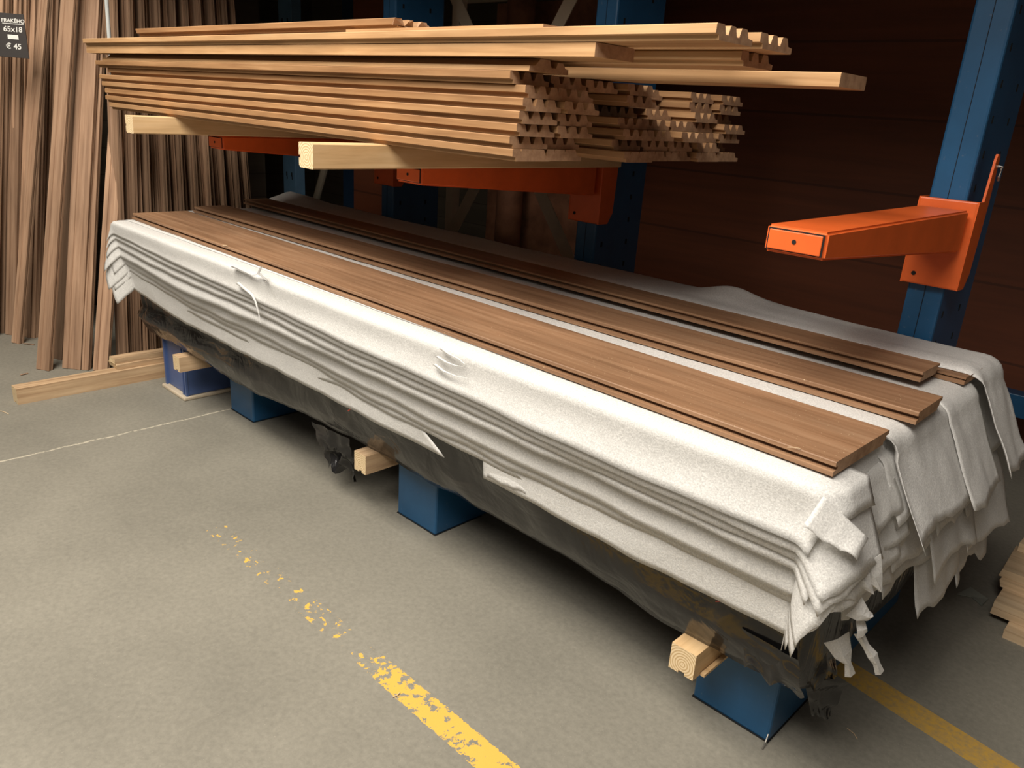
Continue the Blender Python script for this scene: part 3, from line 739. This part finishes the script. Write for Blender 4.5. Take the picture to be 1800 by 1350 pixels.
# chalk price sign
S = at(0, 22, 0, -5.30)
t = thing('price_sign', 'black chalk price sign hanging at the left edge among the standing boards', 'sign', S)
d1 = Vector((.55, .84, 0)).normalized()
sign_m = Matrix((Vector((.56, .83, 0)), Vector((0, 0, 1)), Vector((.83, -.56, 0)))).transposed().to_4x4()
t.matrix_world = Matrix.Translation(S) @ sign_m
bm = bmesh.new(); box(bm, -.10, .115, -.225, .0, -.006, 0, .001); obj('board', bm, P_chalkboard, t)
def chalk(txt, x, y, size, name='lettering'):
    cu = bpy.data.curves.new('txt', 'FONT'); cu.body = txt; cu.size = size; cu.offset = .0006; cu.extrude = .0005; cu.shear = .1
    tmp = bpy.data.objects.new('txt', cu); C.objects.link(tmp); dg = bpy.context.evaluated_depsgraph_get(); dg.update()
    me = bpy.data.meshes.new_from_object(tmp.evaluated_get(dg)); bpy.data.objects.remove(tmp)
    me.materials.clear(); me.materials.append(P_chalk); o = bpy.data.objects.new(name, me); C.objects.link(o); o.parent = t; o.location = (x, y, .001)
chalk('FRAKÉHO', .0, -.045, .026); chalk('65x18', .004, -.092, .038); chalk('€ 45', .006, -.180, .040)
bm = bmesh.new(); box(bm, .004, .11, -.053, -.050, 0, .0012); obj('underline', bm, P_chalk, t)
bm = bmesh.new(); box(bm, .022, .075, -.130, -.108, 0, .0012, .0); obj('sticker', bm, P_chalk, t)

# cord hanging at the top left
bm = bmesh.new(); A = at(183, -60, 0, -4.5); B = at(192, 66, 0, -4.5); B2 = B+(B-A)*.6
tube(bm, [A+(A-B)*(2.7-A.z)/max(.01, A.z-B.z), A, B, B2], .010, 8); tag(obj('hanging_cord', bm, P_cord, smooth=True), 'pale grey cord hanging in front of the standing boards at the top left', 'cord')

# ------------------------------------------------------------------ beams on the floor at the left
bearer('floor_beam', 'long weathered pine beam on the floor at the far left, in front of the standing boards', -4.365, .955, 1.2, 0, .080, .085, W_oldpine, 'beam', 'bottom')
t_pr = [(0, 0), (.10, 0), (.10, .060), (0, .060)]
bm = prism([(0, 0), (.11, 0), (.11, .028), (.105, .030), (.003, .031), (0, .028)], .75, 14, bend=lambda k: (.004*math.sin(k*9), 0), rag=.006); o = obj('split_batten', bm, [W_oldpine, M_pend]); orient(o, (-4.385, 1.455, .086), (-4.385, 2.2, .086)); tag(o, 'lower split batten lying on the far end of the floor beam', 'batten', 'split battens on the floor beam')
bm = prism([(0, 0), (.085, 0), (.085, .026), (0, .030)], .78, 14, bend=lambda k: (.005*math.sin(k*12), 0), rag=.006); o = obj('split_batten', bm, [W_oldpine, M_pend]); orient(o, (-4.395, 1.45, .1175), (-4.395, 2.2, .1175)); tag(o, 'upper split batten lying on the other batten', 'batten', 'split battens on the floor beam')

# ------------------------------------------------------------------ pale planks on the floor at the right
def plank(label, px, py, z0, h, L, D, rot=0):
    p = at(px, py, 2, z0); bm = prism([(0, 0), (D, 0), (D, h), (0, h)], L, 4, rag=.004)
    o = obj('scrap_plank', bm, [W_pale, M_pend]); orient(o, p, (p.x+math.cos(rot), p.y+math.sin(rot), z0)); tag(o, label, 'plank', 'pale planks stacked on the floor')
plank('lowest pale plank of the floor stack at the right edge', 1760, 1120, 0, .028, .8, .20)
plank('pale plank second from the floor, reaching farthest left', 1742, 1078, .029, .026, .8, .26)
plank('pale plank third from the floor, pinkish and set back', 1744, 1066, .056, .024, .8, .24, .02)
plank('yellowish plank fourth from the floor', 1756, 1030, .081, .026, .8, .22, -.03)
plank('wide pale plank fifth from the floor', 1757, 1012, .108, .030, .8, .24, .02)
plank('ragged topmost pale plank of the floor stack', 1788, 968, .139, .034, .8, .16, 0)

# scrap of tape, twigs and chips
P = [at(x, y, 2, .002) for x, y in ((1682, 1045), (1705, 1036), (1716, 1040), (1737, 1054), (1726, 1066), (1708, 1050))]
bm = bmesh.new(); lo = [bm.verts.new(p) for p in P]; hi = [bm.verts.new(p+Vector((0, 0, .003+(.008 if i in (1, 4) else 0)))) for i, p in enumerate(P)]
for i in range(6): bm.faces.new((lo[i], lo[(i+1) % 6], hi[(i+1) % 6], hi[i]))
bm.faces.new(hi); bm.faces.new(lo[::-1]); bmesh.ops.recalc_face_normals(bm, faces=bm.faces)
tag(obj('tape_scrap', bm, paint('tape', (.26, .27, .23), .5)), 'bent grey strip of tape lying on the dark floor at the right', 'tape scrap')
def chip(label, a, b, r, z=.002, mat=W_pale):
    A, B = at(*a, 2, z), at(*b, 2, z); bm = bmesh.new(); tube(bm, [A, (A+B)/2+Vector((.004, .002, .002)), B], r, 5); tag(obj('wood_splinter', bm, mat), label, 'splinter')
chip('thin pale splinter on the floor right of the near blue base', (1489, 1280), (1507, 1299), .0012)
chip('small splinter on the floor beside the worn yellow line', (690, 1226), (703, 1217), .0015)
chip('dark splinter on the floor in front of the standing boards', (36, 659), (49, 656), .004, .004, W_lean)
chip('dark chip on the floor at the foot of the standing boards', (42, 604), (60, 606), .004, .004, W_lean)
chip('fine splinter on the floor at the left edge below the beam', (1, 722), (15, 728), .0015)
chip('brown splinter sticking to the floor by the torn film', (1423, 1238), (1452, 1212), .003, .004, W_pine)
chip('pale curl of wood on the nearest wide board', (1384, 786), (1407, 789), .001, .9835)
chip('pale chip on the far part of the wide board', (392, 431), (400, 433), .0015, .9835)
